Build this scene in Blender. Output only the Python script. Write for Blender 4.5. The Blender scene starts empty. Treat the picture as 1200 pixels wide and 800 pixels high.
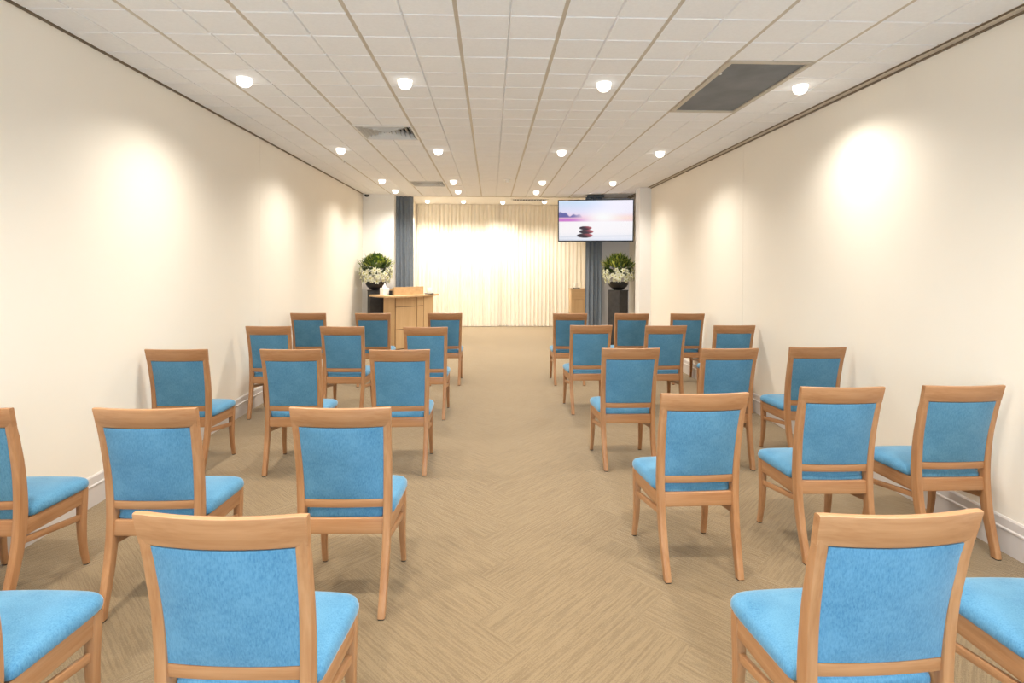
import bpy, bmesh, math, random
from mathutils import Matrix, Vector
random.seed(7)
PI = math.pi
scn = bpy.context.scene
COL = scn.collection

# ---------------------------------------------------------------- dimensions
CAM_Z = 1.577
H = 2.958                     # tiled ceiling
XL, XR = -2.573, 2.854        # side walls
YB = -1.5                     # wall behind the camera
GX, GY, G = -0.2017, 2.9686, 0.3   # ceiling grid origin and pitch
H2 = H + 0.11                 # alcove ceiling
Y_AL0, Y_AL1 = 10.95, 13.75   # alcove

# ---------------------------------------------------------------- helpers
def obj(name, bm, mat, parent=None, smooth=None, loc=None):
    me = bpy.data.meshes.new(name)
    bmesh.ops.recalc_face_normals(bm, faces=bm.faces)
    bm.to_mesh(me); bm.free()
    for m in (mat if isinstance(mat, (list, tuple)) else [mat]):
        me.materials.append(m)
    if smooth is not None:
        for p in me.polygons: p.use_smooth = True
        me.set_sharp_from_angle(angle=math.radians(smooth))
    o = bpy.data.objects.new(name, me); COL.objects.link(o)
    if parent: o.parent = parent
    if loc: o.location = loc
    return o

def tag(o, label, cat, group=None):
    o['label'] = label; o['category'] = cat
    if group: o['group'] = group
    return o

def thing(name, label, cat, loc=(0, 0, 0), rz=0, group=None):
    o = bpy.data.objects.new(name, None); COL.objects.link(o)
    o.empty_display_size = .1
    o.location = loc; o.rotation_euler = (0, 0, rz)
    o['kind'] = 'thing'
    return tag(o, label, cat, group)

def struct(name, bm, mat, smooth=None):
    o = obj(name, bm, mat, None, smooth); o['kind'] = 'structure'; return o

def dup(root, loc, rz, label, group=None):
    r = root.copy(); COL.objects.link(r); r.location = loc; r.rotation_euler = (0, 0, rz)
    r['label'] = label
    if group: r['group'] = group
    for ch in list(root.children):
        c = ch.copy(); COL.objects.link(c); c.parent = r
        for g in list(ch.children):
            d = g.copy(); COL.objects.link(d); d.parent = c
    return r

def box(bm, x0, x1, y0, y1, z0, z1, bev=0, M=None, mi=0):
    t = bmesh.new()
    bmesh.ops.create_cube(t, size=1)
    for v in t.verts:
        v.co = Vector((x0 + (v.co.x + .5) * (x1 - x0), y0 + (v.co.y + .5) * (y1 - y0), z0 + (v.co.z + .5) * (z1 - z0)))
    if bev:
        bmesh.ops.bevel(t, geom=list(t.edges), offset=bev, segments=2, profile=.6, affect='EDGES')
    merge(bm, t, M, mi)

def merge(bm, t, M=None, mi=0):
    mp = {}
    for v in t.verts:
        mp[v] = bm.verts.new(M @ v.co if M else v.co)
    for f in t.faces:
        try:
            nf = bm.faces.new([mp[v] for v in f.verts]); nf.material_index = mi
        except ValueError: pass
    t.free()

def bbox(*a, **k):
    bm = bmesh.new(); box(bm, *a, **k); return bm

def loft(bm, rings, cap=True, mi=0):
    vs = [[bm.verts.new(p) for p in r] for r in rings]
    n = len(vs[0])
    for a, b in zip(vs, vs[1:]):
        for i in range(n):
            f = bm.faces.new((a[i], a[(i + 1) % n], b[(i + 1) % n], b[i])); f.material_index = mi
    if cap:
        bm.faces.new(list(reversed(vs[0]))).material_index = mi
        bm.faces.new(vs[-1]).material_index = mi
    return bm

def rrect(w, d, c):
    """chamfered rectangle section centred on 0: list of (u, v)"""
    a, b = w / 2, d / 2
    k = c * .3
    return [(-a + c, -b), (a - c, -b), (a - k, -b + k), (a, -b + c), (a, b - c), (a - k, b - k), (a - c, b), (-a + c, b), (-a + k, b - k), (-a, b - c), (-a, -b + c), (-a + k, -b + k)]

def lathe(prof, n=32, bm=None, mi=0):
    bm = bm or bmesh.new()
    rings = []
    for r, z in prof:
        rings.append([Vector((r * math.cos(2 * PI * i / n), r * math.sin(2 * PI * i / n), z)) for i in range(n)])
    return loft(bm, rings, True, mi)

def prism(pts, z0, z1, bm=None, mi=0):
    bm = bm or bmesh.new()
    loft(bm, [[Vector((x, y, z0)) for x, y in pts], [Vector((x, y, z1)) for x, y in pts]], True, mi)
    return bm

def interp(tab, z):
    """piecewise smooth (Catmull-Rom) table lookup: tab = [(z, a, b, ...)]"""
    n = len(tab)
    if z <= tab[0][0]: return tab[0][1:]
    if z >= tab[-1][0]: return tab[-1][1:]
    for i in range(n - 1):
        if tab[i][0] <= z <= tab[i + 1][0]:
            t = (z - tab[i][0]) / (tab[i + 1][0] - tab[i][0])
            p0 = tab[max(i - 1, 0)]; p1 = tab[i]; p2 = tab[i + 1]; p3 = tab[min(i + 2, n - 1)]
            out = []
            for k in range(1, len(p1)):
                a, b, c, d = p0[k], p1[k], p2[k], p3[k]
                out.append(.5 * (2 * b + (c - a) * t + (2 * a - 5 * b + 4 * c - d) * t * t + (3 * b - a - 3 * c + d) * t ** 3))
            return out

# ---------------------------------------------------------------- materials
def srgb(r, g, b):
    f = lambda c: (c / 255) / 12.92 if c / 255 <= .04045 else ((c / 255 + .055) / 1.055) ** 2.4
    return (f(r), f(g), f(b), 1)

class NT:
    def __init__(s, name):
        s.m = bpy.data.materials.new(name); s.m.use_nodes = True
        s.t = s.m.node_tree; s.b = s.t.nodes['Principled BSDF']
    def n(s, typ, **k):
        o = s.t.nodes.new(typ)
        for a, v in k.items():
            if a in o.inputs: o.inputs[a].default_value = v
            else: setattr(o, a, v)
        return o
    def l(s, a, b): s.t.links.new(a, b)
    def ramp(s, fac, stops):
        r = s.n('ShaderNodeValToRGB'); e = r.color_ramp.elements
        while len(e) < len(stops): e.new(.5)
        for el, (p, c) in zip(e, stops): el.position = p; el.color = c
        s.l(fac, r.inputs[0]); return r.outputs[0]
    def coord(s, which='Object', scale=(1, 1, 1)):
        c = s.n('ShaderNodeTexCoord'); m = s.n('ShaderNodeMapping'); m.inputs['Scale'].default_value = scale
        s.l(c.outputs[which], m.inputs[0]); return m.outputs[0]
    def noise(s, vec, scale, detail=3, rough=.5):
        n = s.n('ShaderNodeTexNoise'); n.inputs['Scale'].default_value = scale
        n.inputs['Detail'].default_value = detail; n.inputs['Roughness'].default_value = rough
        if vec is not None: s.l(vec, n.inputs['Vector'])
        return n.outputs[0]
    def bump(s, h, strength, dist=.002):
        b = s.n('ShaderNodeBump'); b.inputs['Strength'].default_value = strength; b.inputs['Distance'].default_value = dist
        s.l(h, b.inputs['Height']); s.l(b.outputs[0], s.b.inputs['Normal'])
    def set(s, **k):
        for a, v in k.items(): s.b.inputs[a.replace('_', ' ')].default_value = v
        return s

def plain(name, col, rough=.5, metal=0, var=.06, nscale=8, bump=0):
    t = NT(name)
    c = t.noise(t.coord('Object'), nscale, 4)
    lo = tuple(x * (1 - var) for x in col[:3]) + (1,); hi = tuple(min(1, x * (1 + var)) for x in col[:3]) + (1,)
    t.l(t.ramp(c, [(.3, lo), (.7, hi)]), t.b.inputs['Base Color'])
    t.set(Roughness=rough, Metallic=metal)
    if bump:
        t.bump(t.noise(t.coord('Object'), 220, 3), bump, .001)
    return t.m

def wood_mat(name, axis, light, dark, rough=.38, sc=1.0):
    t = NT(name)
    s = [26 * sc, 26 * sc, 26 * sc]; s[axis] = 1.6 * sc
    v = t.coord('Object', tuple(s))
    n1 = t.noise(v, 1.0, 4, .6)
    s2 = [140 * sc] * 3; s2[axis] = 5 * sc
    n2 = t.noise(t.coord('Object', tuple(s2)), 1.0, 2)
    mx = t.n('ShaderNodeMath', operation='MULTIPLY_ADD'); t.l(n2, mx.inputs[0]); mx.inputs[1].default_value = .35
    t.l(n1, mx.inputs[2])
    t.l(t.ramp(mx.outputs[0], [(.42, dark), (.9, light)]), t.b.inputs['Base Color'])
    t.set(Roughness=rough); t.b.inputs['Specular IOR Level'].default_value = .45
    return t.m

M = {}
BL, BD = srgb(184, 139, 99), srgb(157, 109, 70)
M['wood_v'] = wood_mat('beech_upright', 2, BL, BD)
M['wood_h'] = wood_mat('beech_cross', 0, BL, BD)
M['wood_y'] = wood_mat('beech_depth', 1, BL, BD)
M['oak_gap_shade'] = wood_mat('shadow_gap_oak', 2, srgb(128, 96, 64), srgb(112, 82, 54), .5, .6)  # same oak, with the shade of the panel gaps put into its colour
M['oak'] = wood_mat('pale_oak_veneer', 2, srgb(208, 175, 132), srgb(192, 156, 112), .45, .6)
M['oak_h'] = wood_mat('pale_oak_veneer_cross', 0, srgb(208, 175, 132), srgb(192, 156, 112), .45, .6)

def fabric(name, c0, c1, sheen=.45):
    t = NT(name)
    n1 = t.noise(t.coord('Object', (1, 1, 1)), 9, 4, .6)
    n2 = t.noise(t.coord('Object', (240, 240, 60)), 1.0, 3, .7)
    a = t.n('ShaderNodeMath', operation='MULTIPLY_ADD'); t.l(n2, a.inputs[0]); a.inputs[1].default_value = .8
    h = t.n('ShaderNodeMath', operation='MULTIPLY_ADD'); t.l(n1, h.inputs[0]); h.inputs[1].default_value = .45; h.inputs[2].default_value = .275; t.l(h.outputs[0], a.inputs[2])
    t.l(t.ramp(a.outputs[0], [(.62, c0), (1.18, c1)]), t.b.inputs['Base Color'])
    t.set(Roughness=.95)
    t.b.inputs['Specular IOR Level'].default_value = .1
    t.b.inputs['Sheen Weight'].default_value = sheen; t.b.inputs['Sheen Roughness'].default_value = .36
    t.b.inputs['Sheen Tint'].default_value = (1, 1, 1, 1)
    t.bump(n2, .25, .0015)
    return t.m
M['blue'] = fabric('blue_chenille', srgb(58, 111, 147), srgb(95, 146, 178))
M['wall'] = plain('cream_wall_paint', srgb(244, 237, 225), .6, var=.012, nscale=1.2, bump=.03)
M['pier'] = plain('white_wall_paint', srgb(240, 238, 235), .6, var=.01, nscale=1.2)
M['grey_wall'] = plain('pale_grey_wall_paint', srgb(226, 226, 229), .6, var=.02, nscale=1.5)
M['skirt'] = plain('white_gloss_paint', srgb(206, 199, 195), .35, var=.01)
M['tile'] = plain('mineral_fibre_tile', srgb(241, 241, 242), .9, var=.02, nscale=60, bump=.12)
M['tbar'] = plain('beige_tee_bar', srgb(196, 186, 171), .5, var=.02)
M['angle'] = plain('brown_shadow_line', srgb(120, 104, 84), .6, var=.05)
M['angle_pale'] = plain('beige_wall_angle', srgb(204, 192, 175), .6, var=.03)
M['plaster'] = plain('white_plasterboard', srgb(240, 236, 228), .8, var=.01)
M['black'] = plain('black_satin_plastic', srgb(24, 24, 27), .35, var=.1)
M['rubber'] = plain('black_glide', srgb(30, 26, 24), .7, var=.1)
M['white'] = plain('white_enamel', srgb(240, 240, 238), .4, var=.01)
M['grille_white'] = plain('white_louvre', srgb(228, 226, 222), .5, var=.02)
M['void'] = plain('dark_duct', srgb(34, 34, 36), .9, var=.1)
M['stone'] = plain('charcoal_plinth', srgb(52, 51, 52), .55, var=.25, nscale=14, bump=.1)
M['bowl'] = plain('black_bowl_glaze', srgb(30, 31, 35), .3, var=.15)
M['filter'] = plain('grey_filter_mesh', srgb(122, 124, 128), .8, var=.16, nscale=3.5, bump=.3)
M['leaf_dark'] = plain('dark_green_leaf', srgb(74, 100, 44), .45, var=.3, nscale=20)
M['leaf_light'] = plain('yellow_green_leaf', srgb(178, 186, 84), .45, var=.25, nscale=20)
M['petal'] = plain('cream_petal', srgb(228, 228, 204), .6, var=.06, nscale=30)
M['petal_core'] = plain('yellow_flower_centre', srgb(190, 186, 92), .6, var=.1, nscale=30)
M['tissue'] = plain('white_paper', srgb(244, 243, 240), .8, var=.01)
M['wax'] = plain('ivory_wax', srgb(246, 240, 226), .5, var=.02)
M['blue_curtain'] = plain('slate_blue_curtain_cloth', srgb(126, 135, 145), .9, var=.07, nscale=30)
M['chrome'] = plain('brushed_metal', srgb(170, 170, 172), .3, .9, var=.03)

def sheer():
    t = NT('cream_curtain_cloth')
    c = t.noise(t.coord('Object', (60, 60, 3)), 1, 3)
    t.l(t.ramp(c, [(.3, srgb(244, 236, 218)), (.7, srgb(251, 246, 234))]), t.b.inputs['Base Color'])
    t.set(Roughness=.9); return t.m
M['sheer'] = sheer()

def glass_mat():
    t = NT('clear_glass'); t.set(Roughness=.02); t.b.inputs['Transmission Weight'].default_value = 1
    t.b.inputs['IOR'].default_value = 1.45; return t.m
M['glass'] = glass_mat()

def emit(name, col, strength):
    t = NT(name); t.b.inputs['Base Color'].default_value = (0, 0, 0, 1)
    t.b.inputs['Emission Color'].default_value = col; t.b.inputs['Emission Strength'].default_value = strength; return t.m
WARM = (1, .945, .85, 1)
M['lamp'] = emit('lit_lamp_lens', (1, .95, .87, 1), 2.6)
M['day'] = emit('daylit_frosted_pane', (.36, .68, 1, 1), 9.0)

def carpet():
    t = NT('herringbone_carpet_plank')
    uv = t.n('ShaderNodeUVMap', uv_map='plank').outputs[0]
    mp = t.n('ShaderNodeMapping'); mp.inputs['Scale'].default_value = (3.6, 95, 1); t.l(uv, mp.inputs[0])
    st = t.noise(mp.outputs[0], 1.0, 5, .62)
    mp2 = t.n('ShaderNodeMapping'); mp2.inputs['Scale'].default_value = (16, 240, 1); t.l(uv, mp2.inputs[0])
    st2 = t.noise(mp2.outputs[0], 1.0, 3, .6)
    pile = t.noise(t.coord('Object'), 170, 2, .7)
    at = t.n('ShaderNodeAttribute', attribute_name='shade')
    a = t.n('ShaderNodeMath', operation='MULTIPLY_ADD'); t.l(st2, a.inputs[0]); a.inputs[1].default_value = .45; t.l(st, a.inputs[2])
    b = t.n('ShaderNodeMath', operation='MULTIPLY_ADD'); t.l(pile, b.inputs[0]); b.inputs[1].default_value = .5; t.l(a.outputs[0], b.inputs[2])
    c = t.n('ShaderNodeMath', operation='MULTIPLY_ADD'); t.l(at.outputs['Fac'], c.inputs[0]); c.inputs[1].default_value = .02; t.l(b.outputs[0], c.inputs[2])
    t.l(t.ramp(c.outputs[0], [(.64, srgb(101, 84, 62)), (.80, srgb(119, 100, 76)), (1.0, srgb(127, 108, 83)), (1.24, srgb(136, 117, 90))]), t.b.inputs['Base Color'])
    t.set(Roughness=1.0); t.b.inputs['Specular IOR Level'].default_value = .05
    t.b.inputs['Sheen Weight'].default_value = .9; t.b.inputs['Sheen Roughness'].default_value = .35; t.b.inputs['Sheen Tint'].default_value = (1, .92, .78, 1)
    t.bump(b.outputs[0], .5, .004)
    return t.m
M['carpet'] = carpet()

# ---------------------------------------------------------------- room shell
def make_floor():
    bm = bmesh.new()
    uvl = bm.loops.layers.uv.new('plank')
    sh = bm.faces.layers.float.new('shade')
    w, n = .25, 4
    a = PI / 4
    ca, sa = math.cos(a), math.sin(a)
    ox, oy = 0.13, -1.0
    x0, x1, y0, y1 = XL - .02, XR + .02, YB - .02, Y_AL1 + .02
    def rot(x, y): return (ca * x - sa * y + ox, sa * x + ca * y + oy)
    def add(px, py, lx, ly):
        cs = [rot(px * w, py * w), rot((px + lx) * w, py * w), rot((px + lx) * w, (py + ly) * w), rot(px * w, (py + ly) * w)]
        if max(c[0] for c in cs) < x0 or min(c[0] for c in cs) > x1 or max(c[1] for c in cs) < y0 or min(c[1] for c in cs) > y1: return
        f = bm.faces.new([bm.verts.new((c[0], c[1], 0)) for c in cs])
        f[sh] = random.random()
        ou, ov = random.random() * 50, random.random() * 50
        L, W = max(lx, ly) * w, w
        uv = [(0, 0), (L, 0), (L, W), (0, W)] if lx > ly else [(0, 0), (0, W), (L, W), (L, 0)]
        for lp, q in zip(f.loops, uv): lp[uvl].uv = (q[0] + ou, q[1] + ov)
    for i in range(-70, 90):
        for j in range(-70, 90):
            t = (i - j) % (2 * n)
            if t == 0: add(i, j, n, 1)
            if t == 2 * n - 1: add(i, j, 1, n)
    bmesh.ops.remove_doubles(bm, verts=bm.verts, dist=1e-4)
    for co, no in (((x0, 0, 0), (-1, 0, 0)), ((x1, 0, 0), (1, 0, 0)), ((0, y0, 0), (0, -1, 0)), ((0, y1, 0), (0, 1, 0))):
        bmesh.ops.bisect_plane(bm, geom=list(bm.verts) + list(bm.edges) + list(bm.faces), plane_co=co, plane_no=no, clear_outer=True)
    for f in bm.faces:
        if f.normal.z < 0: f.normal_flip()
    me = bpy.data.meshes.new('floor'); bm.to_mesh(me); bm.free(); me.materials.append(M['carpet'])
    o = bpy.data.objects.new('floor', me); COL.objects.link(o); o['kind'] = 'structure'
make_floor()

SEAM = 5.98
def wall_plan(x, s, y0, y1):
    """side wall plan with a hairline joint; s = outward direction"""
    return [(x, y0), (x, SEAM - .003), (x + s * .004, SEAM - .001), (x + s * .004, SEAM + .001), (x, SEAM + .003), (x, y1), (x + s * .15, y1), (x + s * .15, y0)]
struct('wall_left', prism(wall_plan(XL, -1, YB, Y_AL1), 0, H + .25), M['wall'])
struct('wall_right', prism(wall_plan(XR, 1, YB, Y_AL1), 0, H + .25), M['wall'])
# rear wall with the glazed front of the shop behind the viewer
bm = bmesh.new()
WX0, WX1, WZ0, WZ1 = -.35, .95, .25, 2.2
loftpts = lambda x0, x1, z0, z1, y: [Vector((x0, y, z0)), Vector((x1, y, z0)), Vector((x1, y, z1)), Vector((x0, y, z1))]
def ring_wall(bm, X0, X1, Z0, Z1, x0, x1, z0, z1, ya, yb):
    A = [[bm.verts.new(p) for p in loftpts(X0, X1, Z0, Z1, y)] for y in (ya, yb)]
    B = [[bm.verts.new(p) for p in loftpts(x0, x1, z0, z1, y)] for y in (ya, yb)]
    for i in range(4):
        j = (i + 1) % 4
        for k in (0, 1): bm.faces.new((A[k][i], A[k][j], B[k][j], B[k][i]))
        bm.faces.new((A[0][i], A[0][j], A[1][j], A[1][i])); bm.faces.new((B[0][i], B[0][j], B[1][j], B[1][i]))
ring_wall(bm, XL, XR, 0, H + .25, WX0, WX1, WZ0, WZ1, YB, YB - .15)
struct('wall_back', bm, M['wall'])
bm = bmesh.new(); ring_wall(bm, WX0, WX1, WZ0, WZ1, WX0 + .06, WX1 - .06, WZ0 + .06, WZ1 - .06, YB - .02, YB - .1)
wf = struct('window_1', bm, M['white'])
obj('window_pane', bbox(WX0 + .06, WX1 - .06, YB - .07, YB - .06, WZ0 + .06, WZ1 - .06), M['day'], wf)

# ceiling: scored lay-in tiles between tee bars
def make_ceiling():
    bm = bmesh.new()
    i0, i1 = -8, 10
    xs = lambda i: max(XL + .012, GX + G * i) if i > i0 else XL + .012
    holes = {(i, j) for i in (6, 7) for j in range(2, 6)} | {(i, j) for i in (-4, -3) for j in (8, 9, 20, 21)}
    j0, j1 = -18, 27
    def vq(ps, mi=0):
        f = bm.faces.new([bm.verts.new(p) for p in ps]); f.material_index = mi
    def cell(xa, xb, ya, yb, ta, tb):
        ia, ib = (.0135 if ta else .008), (.0135 if tb else .008)
        r = .0085; zt = H + .014
        o = [(xa, ya), (xb, ya), (xb, yb), (xa, yb)]
        n = [(xa + ia, ya + r), (xb - ib, ya + r), (xb - ib, yb - r), (xa + ia, yb - r)]
        O = [bm.verts.new((x, y, zt)) for x, y in o]; N = [bm.verts.new((x, y, H)) for x, y in n]
        bm.faces.new(N)
        for k in range(4): bm.faces.new((O[k], O[(k + 1) % 4], N[(k + 1) % 4], N[k]))
    for i in range(i0, i1):
        for j in range(j0, j1):
            if (i, j) in holes: continue
            ya, yb = GY + G * j, min(GY + G * (j + 1), Y_AL0 + .02)
            if yb - ya < .05: continue
            cell(xs(i), GX + G * (i + 1), ya, yb, i % 2 == 0, i % 2 == 1)
    # narrow closing strip on the TV side
    for j in range(j0, j1):
        ya, yb = GY + G * j, min(GY + G * (j + 1), Y_AL0 + .02)
        if yb - ya < .05: continue
        cell(GX + G * i1, XR - .012, ya + .001, yb - .001, True, False)
    # tee bars run the length of the room
    for i in range(i0 + 2, i1 + 1, 2):
        x = GX + G * i
        segs = [(GY + G * j0, Y_AL0 + .02)]
        if i in (7,): segs = []
        for a, b in segs:
            vq([(x - .0115, a, H + .002), (x + .0115, a, H + .002), (x + .0115, b, H + .002), (x - .0115, b, H + .002)], 1)
    # slab above closes grooves and openings
    t = bmesh.new()
    box(t, XL - .1, XR + .1, YB - .1, Y_AL0 + .02, H + .12, H + .2)
    merge(bm, t, None, 0)
    bmesh.ops.remove_doubles(bm, verts=bm.verts, dist=1e-5)
    me = bpy.data.meshes.new('ceiling'); bm.to_mesh(me); bm.free()
    me.materials.append(M['tile']); me.materials.append(M['tbar'])
    o = bpy.data.objects.new('ceiling', me); COL.objects.link(o); o['kind'] = 'structure'
    return o
make_ceiling()
# perimeter angles with the shadow line along the walls put in as brown strips
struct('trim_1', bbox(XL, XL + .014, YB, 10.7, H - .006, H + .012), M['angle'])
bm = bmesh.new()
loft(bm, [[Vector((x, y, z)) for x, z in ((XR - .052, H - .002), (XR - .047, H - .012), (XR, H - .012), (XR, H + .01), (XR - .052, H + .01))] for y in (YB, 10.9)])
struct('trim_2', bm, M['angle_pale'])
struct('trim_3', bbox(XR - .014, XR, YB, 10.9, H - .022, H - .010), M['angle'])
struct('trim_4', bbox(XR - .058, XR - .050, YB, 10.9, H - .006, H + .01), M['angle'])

# baseboards
def skirting(name, x, s, y0, y1):
    prof = [(0, 0), (.018, 0), (.018, .122), (.022, .128), (.022, .136), (.014, .141), (.012, .185), (.006, .194), (0, .195)]
    bm = bmesh.new()
    loft(bm, [[Vector((x + s * u, y, z)) for u, z in prof] for y in (y0, y1)])
    struct(name, bm, M['skirt'])
skirting('baseboard_left', XL, 1, YB, 10.7)
skirting('baseboard_right', XR, -1, YB, 9.46)

# return walls, recess, alcove
struct('wall_left_return', bbox(XL - .02, -1.945, 10.72, 10.92, 0, H + .2), M['pier'])
struct('wall_right_return', bbox(2.648, XR + .02, 9.46, 9.74, 0, H - .001, bev=.003), M['pier'])
struct('wall_recess', bbox(2.20, XR + .05, 10.96, 11.1, 0, H + .2), M['grey_wall'])
struct('wall_alcove_left', bbox(-2.0, -1.88, 11.15, Y_AL1, 0, H2 + .05), M['wall'])
struct('wall_alcove_right', bbox(2.50, 2.62, 11.1, Y_AL1, 0, H2 + .05), M['wall'])
struct('wall_alcove_back', bbox(-2.6, 2.9, Y_AL1 - .12, Y_AL1, 0, H2 + .05), M['wall'])
struct('ceiling_alcove', bbox(-2.05, 2.65, Y_AL0 + .02, Y_AL1, H2, H2 + .1), M['plaster'])
struct('trim_5', bbox(XL, XR, Y_AL0 - .01, Y_AL0 + .03, H - .008, H2 + .1), M['tbar'])

# ---------------------------------------------------------------- chairs
REAR = [(0, .186, -.286, .033, .038), (.12, .189, -.254, .034, .042), (.26, .192, -.222, .035, .046), (.40, .194, -.205, .035, .050),
        (.52, .196, -.207, .035, .046), (.66, .198, -.222, .035, .040), (.80, .201, -.250, .035, .034), (.872, .203, -.268, .034, .028)]
def rear_y(z): return interp(REAR, z)[1]
def bow(x, z):  # how far the back curves away from the sitter at x
    w = .205
    return -.024 * max(0, 1 - (x / w) ** 2) * min(1, max(0, (z - .30) / .4))

def rear_leg(s):
    bm = bmesh.new(); rings = []
    for k in range(23):
        z = .006 + (.872 - .006) * k / 22
        x, y, w, d = interp(REAR, z)
        rings.append([Vector((s * x + u, y + v, z)) for u, v in rrect(w, d, .007)])
    return loft(bm, rings)
FRONT = [(0, .207, .176, .027, .028), (.06, .206, .161, .028, .030), (.14, .204, .149, .031, .034), (.24, .203, .145, .035, .038), (.33, .203, .148, .038, .040), (.402, .203, .150, .038, .040)]
def front_leg(s):
    bm = bmesh.new(); rings = []
    for k in range(15):
        z = .006 + .396 * k / 14
        x, y, w, d = interp(FRONT, z)
        rings.append([Vector((s * x + u, y + v, z)) for u, v in rrect(w, d, .007)])
    return loft(bm, rings)
def glide(x, y, w, d):
    bm = bmesh.new()
    loft(bm, [[Vector((x + u, y + v, z)) for u, v in rrect(w * .9, d * .9, .006)] for z in (0, .0065)])
    return bm
def cross_rail(xb, xt, z0, z1, th, yoff=0, nz=5, bowk=1, ch=.005):
    """bowed cross rail of the back; xb/xt half widths at bottom/top"""
    bm = bmesh.new(); rings = []
    n = 18
    sec = rrect(th, z1 - z0, ch)
    for k in range(n + 1):
        t = -1 + 2 * k / n
        r = []
        for u, v in sec:
            z = (z0 + z1) / 2 + v
            f = (z - z0) / (z1 - z0)
            x = t * (xb + (xt - xb) * f)
            if z > .872:
                y = -.268 - (z - .872) * .27
            else: y = rear_y(z)
            r.append(Vector((x, y + bow(x, z) * bowk + u + yoff, z)))
        rings.append(r)
    return loft(bm, rings)
def back_panel():
    bm = bmesh.new()
    nx, nz = 20, 20
    z0, z1 = .5035, .8465
    def prof(a):  # 0 at the rim, 1 inside
        return (1 - abs(a) ** 6)
    sides = {}
    for sd in (1, -1):
        for i in range(nx + 1):
            for j in range(nz + 1):
                a = -1 + 2 * i / nx; b = -1 + 2 * j / nz
                a2 = math.sin(a * PI / 2) * .35 + a * .65; b2 = math.sin(b * PI / 2) * .35 + b * .65
                z = (z0 + z1) / 2 + b2 * (z1 - z0) / 2
                hw = .1805 + (.1872 - .1805) * (z - z0) / (z1 - z0)
                x = a2 * hw
                th = .009 + .005 * min(prof(a2), 1) * min(prof(b2), 1) + .006 * (1 - a2 * a2) * (1 - b2 * b2)
                sides[sd, i, j] = bm.verts.new((x, rear_y(z) + bow(x, z) + sd * th - .002, z))
        for i in range(nx):
            for j in range(nz):
                bm.faces.new((sides[sd, i, j], sides[sd, i + 1, j], sides[sd, i + 1, j + 1], sides[sd, i, j + 1]))
    rim = [(i, 0) for i in range(nx)] + [(nx, j) for j in range(nz)] + [(i, nz) for i in range(nx, 0, -1)] + [(0, j) for j in range(nz, 0, -1)]
    for k in range(len(rim)):
        a, b = rim[k], rim[(k + 1) % len(rim)]
        bm.faces.new((sides[(1,) + a], sides[(1,) + b], sides[(-1,) + b], sides[(-1,) + a]))
    return bm
def panel_piping_shade():
    """thin cord following the panel rim: piping, with the recess shade in its colour"""
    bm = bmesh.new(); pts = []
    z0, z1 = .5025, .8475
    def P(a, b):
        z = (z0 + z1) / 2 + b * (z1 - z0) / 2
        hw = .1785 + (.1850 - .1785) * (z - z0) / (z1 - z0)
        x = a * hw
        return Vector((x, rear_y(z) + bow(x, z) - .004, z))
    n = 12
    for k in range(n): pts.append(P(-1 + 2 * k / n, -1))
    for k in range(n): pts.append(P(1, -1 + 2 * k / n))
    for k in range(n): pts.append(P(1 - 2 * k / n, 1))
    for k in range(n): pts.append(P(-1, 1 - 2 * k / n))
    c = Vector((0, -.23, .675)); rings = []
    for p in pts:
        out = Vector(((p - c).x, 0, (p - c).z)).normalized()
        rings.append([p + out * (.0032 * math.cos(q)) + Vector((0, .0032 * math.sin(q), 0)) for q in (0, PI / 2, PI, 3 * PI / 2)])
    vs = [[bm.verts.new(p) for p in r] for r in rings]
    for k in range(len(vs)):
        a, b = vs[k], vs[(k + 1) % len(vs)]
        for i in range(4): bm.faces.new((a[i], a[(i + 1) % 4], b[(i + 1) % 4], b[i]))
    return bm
def cushion():
    half = [(0, -.203), (.08, -.203), (.150, -.202), (.170, -.196), (.1735, -.18), (.176, -.168), (.205, -.160), (.214, -.148), (.217, -.12), (.222, -.04), (.227, .04), (.230, .10), (.230, .135),
            (.226, .160), (.214, .179), (.195, .190), (.165, .197), (.11, .202), (.05, .204), (0, .205)]
    out = half + [(-x, y) for x, y in reversed(half[1:-1])]
    prof = [(.404, .020), (.404, .010), (.408, .003), (.416, 0), (.428, 0), (.438, .003), (.446, .009), (.453, .020), (.459, .040), (.463, .07), (.466, .11), (.4675, .15)]
    bm = bmesh.new(); rings = []
    for z, ins in prof:
        k = 1 - ins / .205
        rings.append([Vector((x * k, y * k, z + (.004 * (1 - (y / .2) ** 2) if z > .44 else 0))) for x, y in out])
    return loft(bm, rings)
def side_apron(s):
    bm = bmesh.new()
    r = []
    for y, x in ((-.188, .190), (.132, .205)):
        r.append([Vector((s * x + u, y, .366 + v)) for u, v in rrect(.024, .074, .003)])
    return loft(bm, r)
def stretcher(s):
    bm = bmesh.new(); r = []
    for y, x, z in ((-.212, .190, .312), (.135, .203, .262)):
        r.append([Vector((s * x + u, y, z + v)) for u, v in rrect(.018, .030, .003)])
    return loft(bm, r)

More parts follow.
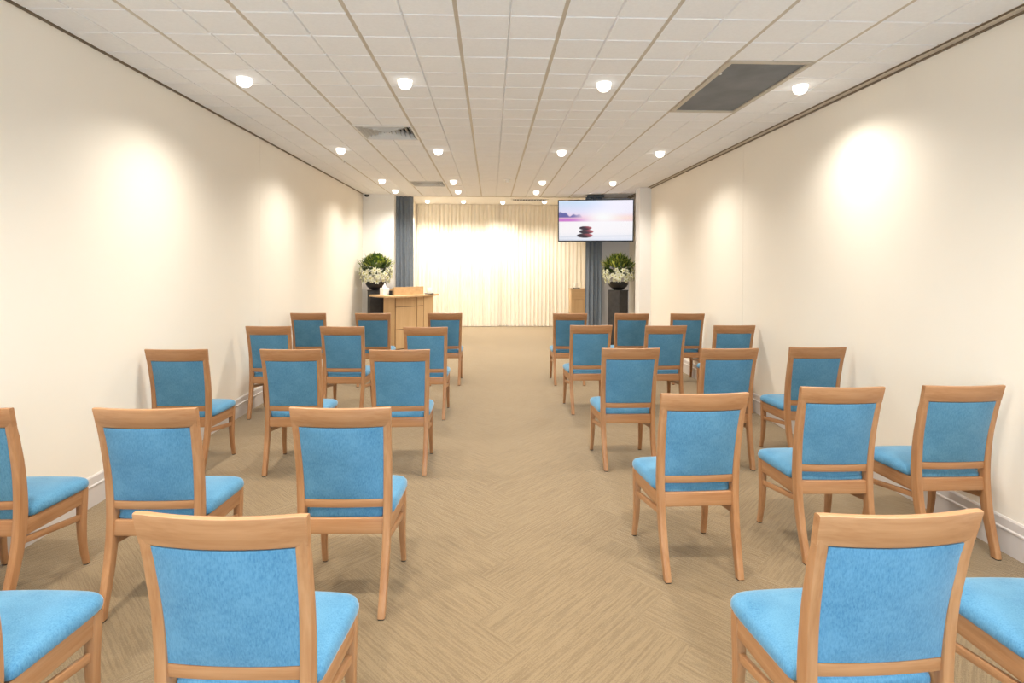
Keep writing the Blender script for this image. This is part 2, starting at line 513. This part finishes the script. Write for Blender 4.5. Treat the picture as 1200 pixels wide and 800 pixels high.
CH_LABEL = {}
def make_chair(label):
    t = thing('padded_chair', label, 'chair', group='blue padded chairs set out in rows')
    for s in (-1, 1):
        o = obj('leg', rear_leg(s), M['wood_v'], t, 40); obj('glide', glide(s * .186, -.2855, .033, .038), M['rubber'], o)
        o = obj('leg', front_leg(s), M['wood_v'], t, 40); obj('glide', glide(s * .207, .176, .027, .028), M['rubber'], o)
        obj('side_rail', side_apron(s), M['wood_y'], t, 40)
        obj('stretcher', stretcher(s), M['wood_y'], t, 40)
    obj('top_rail', cross_rail(.2195, .2235, .848, .938, .024, ch=.006), M['wood_h'], t, 40)
    obj('back_rail', cross_rail(.180, .1815, .462, .502, .024), M['wood_h'], t, 40)
    obj('seat_rail', cross_rail(.180, .180, .342, .412, .024, bowk=.9), M['wood_h'], t, 40)
    obj('front_rail', bbox(-.186, .186, .140, .163, .329, .403, bev=.003), M['wood_h'], t, 40)
    bp = obj('back_panel', back_panel(), M['blue'], t, 60)
    obj('piping_shade', panel_piping_shade(), M['rubber'], bp, 60)  # black cord puts the shadow gap round the panel into colour
    obj('seat_cushion', cushion(), M['blue'], t, 50)
    return t

BACK = .293   # local distance from the chair's origin to the rail seen in the photo
ROWS = {5: 'row closest to the cream curtain', 4: 'second row from the cream curtain', 3: 'third row from the cream curtain', 2: 'fourth row from the cream curtain', 1: 'fifth row from the cream curtain'}
CHAIRS = [  # x, y of the top rail, turn (deg), side, place, row
    (-.685, 1.3685, -2.5, 'lectern', 'aisle', 1), (-1.54, 1.385, -1, 'lectern', 'middle', 1),
    (-.665, 2.376, -.3, 'lectern', 'aisle', 2), (-1.513, 2.3685, -.1, 'lectern', 'middle', 2), (-2.312, 2.368, 0, 'lectern', 'wall', 2),
    (-.6745, 3.966, 2.5, 'lectern', 'aisle', 3), (-1.481, 3.977, .5, 'lectern', 'middle', 3), (-2.3115, 3.969, .5, 'lectern', 'wall', 3),
    (-.658, 5.385, 1.2, 'lectern', 'aisle', 4), (-1.5005, 5.414, -1, 'lectern', 'middle', 4), (-2.2425, 5.4235, 1.2, 'lectern', 'wall', 4),
    (-.593, 6.8955, 2, 'lectern', 'aisle', 5), (-1.503, 6.83, 1.9, 'lectern', 'middle', 5), (-2.325, 6.837, 1, 'lectern', 'wall', 5),
    (1.03, 6.9025, -1.2, 'TV', 'aisle', 5), (1.8465, 6.9295, -1.2, 'TV', 'middle', 5), (2.59, 6.9545, -1.2, 'TV', 'wall', 5),
    (1.0545, 5.572, 1.3, 'TV', 'aisle', 4), (1.845, 5.5625, 3, 'TV', 'middle', 4), (2.5935, 5.606, 1.3, 'TV', 'wall', 4),
    (1.073, 4.0505, .6, 'TV', 'aisle', 3), (1.839, 4.0475, 2.5, 'TV', 'middle', 3), (2.568, 4.12, .5, 'TV', 'wall', 3),
    (1.072, 2.6345, 2.7, 'TV', 'aisle', 2), (1.8615, 2.7695, -.1, 'TV', 'middle', 2), (2.5475, 2.802, 1.2, 'TV', 'wall', 2),
    (1.0675, 1.3565, 2.5, 'TV', 'aisle', 1), (1.80, 1.41, -1, 'TV', 'middle', 1)]
def chair_label(side, place, row):
    where = {'aisle': 'on the aisle', 'middle': 'mid row', 'wall': 'by the wall'}[place]
    return f'blue padded wooden chair {where}, {side} side, {ROWS[row]}'
proto = None
for x, y, deg, side, place, row in CHAIRS:
    a = math.radians(deg)
    loc = (x - BACK * math.sin(a), y + BACK * math.cos(a), 0)
    lab = chair_label(side, place, row)
    if proto is None:
        proto = make_chair(lab); proto.location = loc; proto.rotation_euler = (0, 0, a)
    else: dup(proto, loc, a, lab)

# ---------------------------------------------------------------- ceiling fittings
SPOT_W = 104
def spot(name, x, y, z, power, size=math.radians(146), blend=1.0, col=WARM[:3]):
    L = bpy.data.lights.new(name, 'SPOT'); L.energy = power; L.spot_size = size; L.spot_blend = blend
    L.shadow_soft_size = .05; L.color = col
    o = bpy.data.objects.new(name, L); COL.objects.link(o); o.location = (x, y, z)
    return o
def make_downlight(label):
    t = thing('downlight', label, 'downlight', group='round recessed ceiling downlights')
    bm = bmesh.new()
    n = 32
    prof = [(.064, 0), (.064, -.003), (.062, -.004), (.058, -.004), (.053, -.0025), (.053, 0)]
    rings = [[Vector((r * math.cos(2 * PI * i / n), r * math.sin(2 * PI * i / n), z)) for i in range(n)] for r, z in prof]
    loft(bm, rings + [rings[0]], cap=False); bmesh.ops.remove_doubles(bm, verts=bm.verts, dist=1e-6)
    obj('trim_ring', bm, M['white'], t, 40)
    obj('lens', lathe([(.052, -.0005), (.053, -.010), (.052, -.028), (.046, -.045), (.034, -.058), (.018, -.065), (.004, -.067)], 32), M['lamp'], t, 40)  # domed below the ceiling so its shape takes in the lamp's glow
    return t
dl0 = None
def downlight(x, y, z, label, power, **k):
    global dl0
    if dl0 is None:
        dl0 = make_downlight(label); dl0.location = (x, y, z)
    else: dup(dl0, (x, y, z), 0, label)
    spot('downlight_beam', x, y, z - .07, power, **k)
colnames = ['lectern-side wall column', 'lectern-side aisle column', 'TV-side aisle column', 'TV-side wall column']
rows = [('fourth row from the curtain alcove', 4.045, (-1.857, -.658, .853, 2.369)), ('third row from the curtain alcove', 6.49, (-1.823, -.648, .853, 2.063)),
        ('second row from the curtain alcove', 8.895, (-1.817, -.633, .848, 2.033)), ('row closest to the curtain alcove', 10.11, (-1.817, -.631, .850))]
for rn, y, xs in rows:
    for cn, x in zip(colnames, xs):
        downlight(x, y, H, f'round lit ceiling downlight, {cn}, {rn}', SPOT_W * (.75 if x > 2.3 else 1))
# the same lamps carry on over the viewer's head, out of the picture
for y in (1.6, -.8):
    for x in (-1.83, -.65, .85, 2.05):
        spot('downlight_beam', x, y, H - .07, SPOT_W)
for k, (x, y) in enumerate([(-1.52, 12.7), (-.665, 12.7), (.272, 12.8), (1.255, 12.6)]):
    nm = ['beside the alcove wall, lectern side', 'second along from the lectern side', 'near the middle of the cream curtain', 'beside the narrow ceiling vent'][k]
    downlight(x, y, H2, f'round lit downlight in the alcove ceiling, {nm}', SPOT_W * 1.5, size=math.radians(132))

def louvre_vent(name, label, i0, j0):
    x0, y0 = GX + G * i0, GY + G * j0
    cx, cy, hw = x0 + .3, y0 + .3, .297
    t = thing(name, label, 'air vent', (cx, cy, H), 0, 'square louvred ceiling vents')
    bm = bmesh.new()
    def sq(h, z): return [Vector((-h, -h, z)), Vector((h, -h, z)), Vector((h, h, z)), Vector((-h, h, z))]
    rings = [sq(hw, .006), sq(hw, -.006), sq(hw - .008, -.009), sq(hw - .020, -.009), sq(hw - .026, .004), sq(hw - .026, .03), sq(hw, .03)]
    loft(bm, rings + [rings[0]], cap=False); bmesh.ops.remove_doubles(bm, verts=bm.verts, dist=1e-6)
    obj('frame', bm, M['grille_white'], t)
    obj('duct', bbox(-.25, .25, -.25, .25, .085, .09), M['void'], t)
    for k in range(6):
        h = .258 - k * .043
        bm = bmesh.new()
        r = [sq(h, -.006), sq(h - .015, .05), sq(h - .0172, .05), sq(h - .0025, -.006)]
        loft(bm, r + [r[0]], cap=False); bmesh.ops.remove_doubles(bm, verts=bm.verts, dist=1e-6)
        obj('louvre', bm, M['grille_white'], t)
    obj('core', bbox(-.022, .022, -.022, .022, -.006, .006, bev=.003), M['grille_white'], t)
    return t
louvre_vent('air_vent', 'square white louvred ceiling vent, the larger in view, above the middle rows', -4, 8)
louvre_vent('air_vent', 'square white louvred ceiling vent, the smaller in view, near the cream curtain', -4, 20)

t = thing('linear_vent', 'narrow slotted vent in the alcove ceiling before the cream curtain', 'air vent', (.88, 12.35, H2))
bm = bmesh.new()
def ring_flat(bm, X, Y, x, y, za, zb):
    A = [[bm.verts.new((sx * X, sy * Y, z)) for sx, sy in ((-1, -1), (1, -1), (1, 1), (-1, 1))] for z in (za, zb)]
    B = [[bm.verts.new((sx * x, sy * y, z)) for sx, sy in ((-1, -1), (1, -1), (1, 1), (-1, 1))] for z in (za, zb)]
    for i in range(4):
        j = (i + 1) % 4
        for k in (0, 1): bm.faces.new((A[k][i], A[k][j], B[k][j], B[k][i]))
        bm.faces.new((A[0][i], A[0][j], A[1][j], A[1][i])); bm.faces.new((B[0][i], B[0][j], B[1][j], B[1][i]))
ring_flat(bm, .43, .16, .38, .12, -.012, -.001)
obj('frame', bm, M['grille_white'], t)
obj('duct', bbox(-.38, .38, -.12, .12, -.003, -.001), M['void'], t)
for k in range(12):
    x = -.36 + k * .0655
    bm = bmesh.new(); box(bm, -.004, .004, -.118, .118, -.011, .009)
    for v in bm.verts: v.co = Matrix.Rotation(math.radians(24), 3, 'Y') @ v.co
    for v in bm.verts: v.co.x += x; v.co.z = min(v.co.z, -.0035)
    obj('louvre', bm, M['grille_white'], t)

# grey return-air filter panel
t = thing('return_air_vent', 'large dark grey rectangular return air panel set in the tiled ceiling', 'air vent', (GX + G * 7, GY + G * 4, H))
bm = bmesh.new(); ring_flat(bm, .297, .597, .262, .565, -.008, .010)
obj('frame', bm, M['tbar'], t)
obj('filter_panel', bbox(-.264, .264, -.567, .567, .004, .012), M['filter'], t)
obj('latch', bbox(-.263, -.240, -.36, -.34, -.004, .004, bev=.002), M['white'], t)

# detector, sensor, dome camera
t = thing('smoke_detector', 'small round white smoke detector on the ceiling above the aisle', 'smoke detector', (.258, 8.75, H))
obj('base', lathe([(.055, 0), (.055, -.012), (.050, -.016)], 28), M['white'], t, 40)
obj('sensor_cap', lathe([(.040, -.016), (.040, -.034), (.032, -.044), (.012, -.047)], 28), M['grille_white'], t, 40)
t = thing('ceiling_sprinkler', 'tiny ceiling sprinkler rose between the wall and the louvred vent', 'sprinkler', (-1.964, 7.176, H))
obj('rose', lathe([(.032, 0), (.030, -.006), (.012, -.010)], 20), M['white'], t, 40)
obj('sprinkler_head', lathe([(.008, -.010), (.008, -.030), (.020, -.034), (.020, -.037)], 16), M['chrome'], t, 40)
t = thing('ceiling_camera', 'small black dome security camera in the ceiling corner above the white return wall', 'security camera', (-2.47, 10.62, H))
obj('base', lathe([(.055, 0), (.055, -.018), (.050, -.022)], 24), M['white'], t, 40)
obj('dome', lathe([(.044, -.022), (.043, -.042), (.036, -.058), (.022, -.068), (.006, -.071)], 24), M['black'], t, 40)

# ---------------------------------------------------------------- curtains
def curtain_bm(x0, x1, y, z0, z1, pitch, amp, seed=0, th=.004, flare=.25):
    rnd = random.Random(seed)
    bm = bmesh.new()
    nx = int((x1 - x0) / pitch * 10); nz = 10
    ph = [rnd.uniform(-.5, .5) for _ in range(int((x1 - x0) / pitch) + 3)]
    V = {}
    for sd in (0, 1):
        for i in range(nx + 1):
            for j in range(nz + 1):
                f = i / nx; g = j / nz
                u = f * (x1 - x0) / pitch
                k = int(u); w = ph[k] * (1 - (u - k)) + ph[k + 1] * (u - k)
                a = amp * (1 + .35 * math.sin(2.3 * u + seed)) * (.75 + flare * (1 - g))
                s = math.sin(2 * PI * u + w * 1.2 * (1 - g))
                yy = y + a * s + .25 * a * math.sin(4 * PI * u + 1 + w) * (1 - g) + sd * th
                V[sd, i, j] = bm.verts.new((x0 + f * (x1 - x0) + .006 * math.sin(5 * g + w * 6), yy, z0 + g * (z1 - z0)))
        for i in range(nx):
            for j in range(nz):
                bm.faces.new((V[sd, i, j], V[sd, i + 1, j], V[sd, i + 1, j + 1], V[sd, i, j + 1]))
    rim = [(i, 0) for i in range(nx)] + [(nx, j) for j in range(nz)] + [(i, nz) for i in range(nx, 0, -1)] + [(0, j) for j in range(nz, 0, -1)]
    for k in range(len(rim)):
        a, b = rim[k], rim[(k + 1) % len(rim)]
        bm.faces.new((V[(0,) + a], V[(0,) + b], V[(1,) + b], V[(1,) + a]))
    return bm
tag(obj('sheer_curtain', curtain_bm(-1.872, .17, 13.40, .012, H2 - .004, .098, .020, 1), M['sheer'], None, 80), 'floor-length cream pleated curtain, the half beside the lectern', 'curtain', 'cream curtains across the alcove')
tag(obj('sheer_curtain', curtain_bm(.11, 2.47, 13.46, .012, H2 - .004, .098, .020, 2), M['sheer'], None, 80), 'floor-length cream pleated curtain, the half running behind the TV', 'curtain', 'cream curtains across the alcove')
tag(obj('blue_curtain', curtain_bm(-2.02, -1.605, 11.02, .012, H - .006, .095, .034, 3), M['blue_curtain'], None, 80), 'narrow slate blue curtain gathered between the white return wall and the cream curtain', 'curtain', 'slate blue side curtains')
tag(obj('blue_curtain', curtain_bm(1.925, 2.265, 10.86, .012, H - .006, .085, .030, 4), M['blue_curtain'], None, 80), 'narrow slate blue curtain hanging below and behind the TV', 'curtain', 'slate blue side curtains')

# ---------------------------------------------------------------- TV
TVX, TVY, TVZ = 2.058, 10.50, 2.44
tv = thing('tv', 'flat black-framed TV hung from the ceiling showing stacked stones at sunset', 'TV', (TVX, TVY, TVZ))
TW, TH_ = 1.475, .83
tv.rotation_euler = (math.radians(7), 0, math.radians(-11)) 
bm = bmesh.new(); ring_wall(bm, -TW / 2, TW / 2, -TH_ / 2, TH_ / 2, -TW / 2 + .018, TW / 2 - .018, -TH_ / 2 + .024, TH_ / 2 - .018, -.022, .010)
obj('bezel', bm, M['black'], tv)
obj('housing', bbox(-TW / 2 + .03, TW / 2 - .03, .006, .055, -TH_ / 2 + .05, TH_ / 2 - .05, bev=.01), M['black'], tv)
def screen():
    nx, nz = 170, 96
    sw, sh = TW - .034, TH_ - .040
    me = bpy.data.meshes.new('screen')
    vs = [(-sw / 2 + sw * i / nx, -.012, -sh / 2 + .003 + sh * j / nz) for j in range(nz + 1) for i in range(nx + 1)]
    fs = [(j * (nx + 1) + i, j * (nx + 1) + i + 1, (j + 1) * (nx + 1) + i + 1, (j + 1) * (nx + 1) + i) for j in range(nz) for i in range(nx)]
    me.from_pydata(vs, [], fs)
    at = me.color_attributes.new('picture', 'FLOAT_COLOR', 'POINT')
    mixc = lambda a, b, t: tuple(a[k] * (1 - t) + b[k] * t for k in range(3))
    clamp = lambda t: max(0, min(1, t))
    sm = lambda e0, e1, x: (lambda t: t * t * (3 - 2 * t))(clamp((x - e0) / (e1 - e0)))
    C = lambda *c: srgb(*c)[:3]
    k = 0
    for j in range(nz + 1):
        for i in range(nx + 1):
            u, v = i / nx, j / nz
            # sky
            sky = mixc(C(236, 226, 250), C(206, 226, 250), sm(.6, 1, v))
            sky = mixc(sky, C(246, 240, 252), sm(.25, .8, u))
            band = math.exp(-((v - .55) / .09) ** 2)
            sky = mixc(sky, C(252, 196, 214), band * .85)
            sky = mixc(sky, C(255, 226, 206), math.exp(-((v - .56) / .08) ** 2) * sm(.35, .8, u) * .8)
            mag = math.exp(-((v - .515) / .045) ** 2) * (1 - sm(.15, .5, u))
            sky = mixc(sky, C(206, 110, 206), mag)
            edge = .69 + .03 * math.sin(u * 31) + .02 * math.sin(u * 67 + 1) - .30 * max(0, u - .05)
            cl = sm(.56, .60, v) * (1 - sm(edge - .02, edge + .02, v)) * (1 - sm(.16, .42, u))
            sky = mixc(sky, C(78, 82, 160), cl * .95)
            glow = math.exp(-(((u - .60) / .22) ** 2 + ((v - .58) / .16) ** 2))
            sky = mixc(sky, C(255, 255, 252), glow * .95)
            # sea / sand
            wat = mixc(C(255, 250, 252), C(238, 240, 250), sm(.25, 0, v))
            wat = mixc(wat, C(206, 212, 226), .5 * math.exp(-((v - .09 - .03 * u) / .018) ** 2))
            wat = mixc(wat, C(196, 204, 218), .45 * math.exp(-((v - .02 + .02 * u) / .02) ** 2))
            c = mixc(wat, sky, sm(.465, .485, v))
            for cx, cy, rx, ry in ((.355, .125, .110, .058), (.375, .225, .100, .056), (.365, .315, .088, .048)):
                d = ((u - cx) / rx) ** 2 + ((v - cy) / ry) ** 2
                st = mixc(C(44, 16, 34), C(190, 84, 92), sm(-.2, 1, (u - cx) / rx * .8 + (v - cy) / ry * .4))
                c = mixc(c, st, 1 - sm(.8, 1.12, d))
            at.data[k].color = (*c, 1); k += 1
    t = NT('lit_tv_screen'); a = t.n('ShaderNodeAttribute', attribute_name='picture')
    t.b.inputs['Base Color'].default_value = (.01, .01, .01, 1); t.set(Roughness=.25)
    t.l(a.outputs['Color'], t.b.inputs['Emission Color']); t.b.inputs['Emission Strength'].default_value = .68
    me.materials.append(t.m)
    o = bpy.data.objects.new('screen', me); COL.objects.link(o); o.parent = tv
screen()
bm = bmesh.new(); box(bm, -.030, .030, .07, .13, -.2, .47)
obj('mount_pole', bm, M['black'], tv)
obj('mount_plate', bbox(-.16, .16, .055, .075, -.15, .15, bev=.004), M['black'], tv)
obj('mount_bracket', bbox(-.17, .17, .02, .20, .455, .50, bev=.006), M['black'], tv)

# ---------------------------------------------------------------- plinths with flower bowls
def leaf_bm(bm, base, direction, length, width, droop, mi):
    d = direction.normalized()
    side = d.cross(Vector((0, 0, 1)))
    if side.length < .1: side = Vector((1, 0, 0))
    side.normalize(); up = side.cross(d)
    L = []
    n = 5
    for k in range(n + 1):
        t = k / n
        c = base + d * (length * t) - Vector((0, 0, droop * t * t * length))
        w = width * math.sin(PI * (.12 + .88 * t) ** .8) if k < n else .001
        L.append((bm.verts.new(c - side * w + up * w * .35), bm.verts.new(c), bm.verts.new(c + side * w + up * w * .35)))
    for a, b in zip(L, L[1:]):
        for q in (0, 1):
            f = bm.faces.new((a[q], a[q + 1], b[q + 1], b[q])); f.material_index = mi
def flower_bm(r, seed):
    rnd = random.Random(seed); bm = bmesh.new()
    for layer, (npet, tilt, sc) in enumerate(((6, .45, 1), (5, 1.0, .75))):
        for k in range(npet):
            a = 2 * PI * k / npet + layer * .5 + rnd.uniform(-.12, .12)
            d = Vector((math.cos(a) * math.cos(tilt), math.sin(a) * math.cos(tilt), math.sin(tilt)))
            leaf_bm(bm, Vector((0, 0, 0)), d, r * sc, r * .34 * sc, .25, 0)
    t = bmesh.new(); bmesh.ops.create_icosphere(t, subdivisions=1, radius=r * .2)
    merge(bm, t, Matrix.Translation((0, 0, r * .3)), 1)
    return bm
flower_meshes = []
for s in range(3):
    o = obj('flower', flower_bm(.066, s), [M['petal'], M['petal_core']], None, 60)
    flower_meshes.append(o.data); bpy.data.objects.remove(o)

def arrangement(loc, labels, seed, hw, clip=None):
    lp, lb = labels
    rnd = random.Random(seed)
    t = thing('plinth', lp, 'plinth', (loc[0], loc[1], 0), math.radians(loc[3]), 'dark plinths under the flower bowls')
    h = loc[2]
    obj('column', bbox(-.135, .135, -.135, .135, .03, h - .02, bev=.004), M['stone'], t)
    obj('base', bbox(-.128, .128, -.128, .128, 0, .03), M['stone'], t)
    obj('cap', bbox(-.14, .14, -.14, .14, h - .02, h, bev=.003), M['stone'], t)
    b = thing('flower_bowl', lb, 'flower arrangement', (loc[0], loc[1], h), 0, 'white flower arrangements in black bowls')
    prof = [(.07, 0), (.085, .004), (.085, .012), (.120, .030), (.165, .065), (.192, .110), (.198, .150), (.196, .160), (.186, .158), (.180, .110), (.12, .06), (.04, .04)]
    obj('bowl', lathe(prof, 36), M['bowl'], b, 50)
    ow = .345 * hw
    bm = bmesh.new()
    # filler mound of short dark leaves, then long upright leaves round the top
    for k in range(420):
        a = rnd.uniform(0, 2 * PI); el = rnd.uniform(-.25, 1.35)
        c = Vector((math.cos(a) * math.cos(el), math.sin(a) * math.cos(el), math.sin(el)))
        base = Vector((c.x * ow * .62, c.y * ow * .62, .36 + c.z * .26))
        light = rnd.random() < (.30 if c.z > .3 else .1)
        d = Vector((c.x, c.y, c.z * .8 + .55)) + Vector((rnd.uniform(-.4, .4), rnd.uniform(-.4, .4), rnd.uniform(-.1, .4)))
        leaf_bm(bm, base, d, rnd.uniform(.11, .17) * (1 if c.z > -.05 else .8), rnd.uniform(.014, .022), rnd.uniform(.1, .5), 1 if light else 0)
    for k in range(125):
        a = rnd.uniform(0, 2 * PI); r = ow * math.sqrt(rnd.uniform(.0, .95))
        base = Vector((r * .85 * math.cos(a), r * .85 * math.sin(a), .545 - .25 * (r / ow) ** 2 * .5))
        d = Vector((math.cos(a) * r * 2.2, math.sin(a) * r * 2.2, 1)) + Vector((rnd.uniform(-.3, .3), rnd.uniform(-.3, .3), 0))
        leaf_bm(bm, base, d, rnd.uniform(.15, .24), rnd.uniform(.013, .021), rnd.uniform(.05, .4), 1 if rnd.random() < .45 else 0)
    for v in bm.verts:  # keep clear of the walls and of the bowl
        lim = ow * 1.06
        q = math.hypot(v.co.x, v.co.y)
        if q > lim: v.co.x *= lim / q; v.co.y *= lim / q
        v.co.z = max(v.co.z, .165)
    obj('foliage', bm, [M['leaf_dark'], M['leaf_light']], b, 60)
    n = 0
    for ring, (z, rr, cnt) in enumerate(((.185, .84, 15), (.245, .97, 17), (.315, 1.02, 17), (.385, 1.0, 14))):
        for k in range(cnt):
            a = 2 * PI * (k + .5 * (ring % 2)) / cnt + rnd.uniform(-.12, .12)
            o = bpy.data.objects.new('flower', flower_meshes[n % 3]); n += 1
            COL.objects.link(o); o.parent = b
            o.location = (ow * rr * math.cos(a) * .84, ow * rr * math.sin(a) * .84, z + rnd.uniform(-.025, .025))
            nd = Vector((math.cos(a), math.sin(a), rnd.uniform(-.1, .5)))
            o.rotation_euler = nd.to_track_quat('Z', 'Y').to_euler()
            s = rnd.uniform(.8, 1.08); o.scale = (s, s, s)
arrangement((-2.205, 10.28, 1.06, 24), ('dark stone plinth standing behind the wooden lectern', 'black bowl of white flowers and green leaves behind the lectern'), 5, 1.0)
arrangement((2.478, 10.34, 1.08, 38), ('dark stone plinth below the TV beside the blue curtain', 'black bowl of white flowers and green leaves below the TV'), 9, .98)

# ---------------------------------------------------------------- lectern
lec = thing('lectern', 'pale oak lectern with bowed top standing beside the flower plinth', 'lectern', (-1.65, 10.0, 0))
def W2L(pts): return [(x + 1.65, y - 10.0) for x, y in pts]
BODY = [(-1.965, 9.86), (-1.735, 9.72), (-1.39, 10.0), (-1.28, 10.12), (-1.125, 10.32), (-1.30, 10.50), (-1.62, 10.40), (-1.88, 10.12)]
obj('body', prism(W2L(BODY), 0, .955), M['oak_gap_shade'], lec)
ctrl = [(-2.27, 9.97), (-2.08, 9.74), (-1.90, 9.615), (-1.72, 9.60), (-1.53, 9.72), (-1.34, 9.93), (-1.18, 10.17), (-1.02, 10.47), (-1.06, 10.53), (-1.30, 10.56), (-1.62, 10.46), (-1.95, 10.22), (-2.25, 10.03)]
bm = bmesh.new()
P = W2L(ctrl)
loft(bm, [[Vector((x * k, y * k, z)) for x, y in P] for z, k in ((.955, .985), (.960, 1), (.985, 1), (.990, .99))])
obj('top', bm, M['oak_h'], lec)
def face_panel(a, b, z0, z1, gap=.007, th=.012):
    a, b = Vector((*W2L([a])[0], 0)), Vector((*W2L([b])[0], 0))
    d = (b - a).normalized(); nrm = Vector((d.y, -d.x, 0))
    a2, b2 = a + d * gap, b - d * gap
    bm = bmesh.new()
    loft(bm, [[p + nrm * o + Vector((0, 0, z)) for p, o in ((a2, -.002), (b2, -.002), (b2, th), (a2, th))] for z in (z0, z1)])
    return bm
for (a, b) in ((BODY[1], BODY[2]), (BODY[2], BODY[3])):
    for z0, z1 in ((.02, .363), (.377, .773), (.787, .950)):
        obj('front_panel', face_panel(a, b, z0, z1), M['oak'], lec)
obj('side_panel', face_panel(BODY[0], BODY[1], .02, .950), M['oak'], lec)
obj('side_panel', face_panel(BODY[3], BODY[4], .02, .950), M['oak'], lec)
for q in range(4, 8):
    obj('back_panel', face_panel(BODY[q], BODY[(q + 1) % 8], .02, .950, .002), M['oak'], lec)
# raised reading desk
A, B = Vector((*W2L([(-1.76, 9.78)])[0], 0)), Vector((*W2L([(-1.285, 10.20)])[0], 0))
d = (B - A).normalized(); nb = Vector((-d.y, d.x, 0))
def slab(p, q, th, z0, z1):
    dd = (q - p).normalized(); nn = Vector((-dd.y, dd.x, 0)) * th
    bm = bmesh.new(); loft(bm, [[v + Vector((0, 0, z)) for v in (p, q, q + nn, p + nn)] for z in (z0, z1)]); return bm
obj('desk_front', slab(A, B, .022, .990, 1.140), M['oak_h'], lec)
for p in (A, B - d * .022):
    s0 = p + nb * .022; s1 = s0 + nb * .26
    bm = bmesh.new()
    vs = []
    for off in (Vector((0, 0, 0)), d * .022):
        vs.append([bm.verts.new(v) for v in (s0 + off + Vector((0, 0, .99)), s1 + off + Vector((0, 0, .99)), s1 + off + Vector((0, 0, 1.04)), s0 + off + Vector((0, 0, 1.14)))])
    bm.faces.new(vs[0]); bm.faces.new(vs[1])
    for i in range(4): bm.faces.new((vs[0][i], vs[0][(i + 1) % 4], vs[1][(i + 1) % 4], vs[1][i]))
    obj('desk_side', bm, M['oak_h'], lec)
bm = bmesh.new()
c0, c1 = A + d * .024 + nb * .024, B - d * .024 + nb * .024
loft(bm, [[c0 + Vector((0, 0, z)), c1 + Vector((0, 0, z)), c1 + nb * .25 + Vector((0, 0, z - .085)), c0 + nb * .25 + Vector((0, 0, z - .085))] for z in (1.095, 1.11)])
obj('reading_slope', bm, M['oak_h'], lec)

# on the lectern
tb = thing('tissue_box', 'white cube tissue box on the lectern top', 'tissue box', (-1.955, 9.86, .99), math.radians(38))
obj('carton', bbox(-.065, .065, -.065, .065, 0, .135, bev=.004), M['tissue'], tb)
bm = bmesh.new(); rings = []
n = 20
for z, r, w in ((.130, .035, .3), (.150, .034, .45), (.172, .026, .5), (.195, .014, .5), (.215, .004, .2)):
    rings.append([Vector((r * (1 + w * math.sin(3 * a + z * 30)) * math.cos(a), r * (.7 + w * math.cos(2 * a + z * 20)) * math.sin(a), z + .012 * math.sin(2 * a) * (z > .14))) for a in [2 * PI * i / n for i in range(n)]])
loft(bm, rings); obj('tissue', bm, M['tissue'], tb, 60)
ph = thing('small_box', 'small black upright box between the tissue box and the lectern desk', 'box', (-1.835, 9.80, .99), math.radians(20))
obj('case', bbox(-.028, .028, -.02, .02, 0, .085, bev=.005), M['black'], ph)
obj('face_plate', bbox(-.022, .022, -.0215, -.019, .04, .075), M['void'], ph)

def candle(label, x, y, z):
    t = thing('candle', label, 'candle', (x, y, z), 0, 'ivory candles on dark trays')
    obj('tray', lathe([(.085, 0), (.092, .010), (.092, .014), (.080, .013), (.03, .010)], 32), M['stone'], t, 40)
    obj('candle', lathe([(.044, .012), (.045, .016), (.045, .115), (.040, .121), (.012, .117)], 28), M['wax'], t, 40)
    obj('wick', lathe([(.002, .115), (.002, .130)], 8), M['black'], t)
candle('ivory candle on a dark tray at the end of the lectern top', -1.19, 10.30, .99)

# ---------------------------------------------------------------- oak stand by the blue curtain
cab = thing('oak_stand', 'slim pale oak stand with a drawer before the cream curtain under the TV', 'stand', (1.985, 12.1, 0))
obj('body', bbox(-.185, .185, -.17, .17, .03, 1.005, bev=.002), M['oak'], cab)
obj('plinth_board', bbox(-.175, .175, -.155, .16, 0, .03), M['oak_h'], cab)
obj('top', bbox(-.195, .195, -.19, .18, 1.005, 1.03, bev=.003), M['oak_h'], cab)
obj('drawer', bbox(-.18, .18, -.188, -.168, .80, 1.0, bev=.002), M['oak_h'], cab)
obj('door', bbox(-.18, .18, -.188, -.168, .04, .792, bev=.002), M['oak'], cab)
candle('ivory candle on a dark tray on the oak stand under the TV', 1.93, 12.06, 1.03)

# ---------------------------------------------------------------- camera, world, view
f, cx, cy, yaw, roll = 624.84, 590.16, 309.07, -.0234, -.0053
cd = bpy.data.cameras.new('camera'); co = bpy.data.objects.new('camera', cd); COL.objects.link(co)
cd.sensor_fit = 'HORIZONTAL'; cd.sensor_width = 36; cd.lens = f * 36 / 1200
cd.shift_x = (600 - cx) / 1200; cd.shift_y = (cy - 400) / 1200
cyw, syw, cr, sr = math.cos(yaw), math.sin(yaw), math.cos(roll), math.sin(roll)
right = Vector((cr * cyw, cr * syw, -sr)); up = Vector((sr * cyw, sr * syw, cr)); fwd = Vector((-syw, cyw, 0))
m = Matrix((right, up, -fwd)).transposed().to_4x4(); m.translation = Vector((0, 0, CAM_Z))
co.matrix_world = m; cd.clip_start = .05
scn.camera = co
w = bpy.data.worlds.new('world'); scn.world = w; w.use_nodes = True
w.node_tree.nodes['Background'].inputs[0].default_value = (.8, .9, 1, 1); w.node_tree.nodes['Background'].inputs[1].default_value = .4
scn.view_settings.view_transform = 'Standard'; scn.view_settings.look = 'None'
scn.view_settings.gamma = 1; scn.view_settings.use_curve_mapping = False
scn.view_settings.exposure = 0.42
scn.cycles.use_denoising = True
scn.cycles.max_bounces = 10; scn.cycles.diffuse_bounces = 6
scn.cycles.sample_clamp_indirect = 8
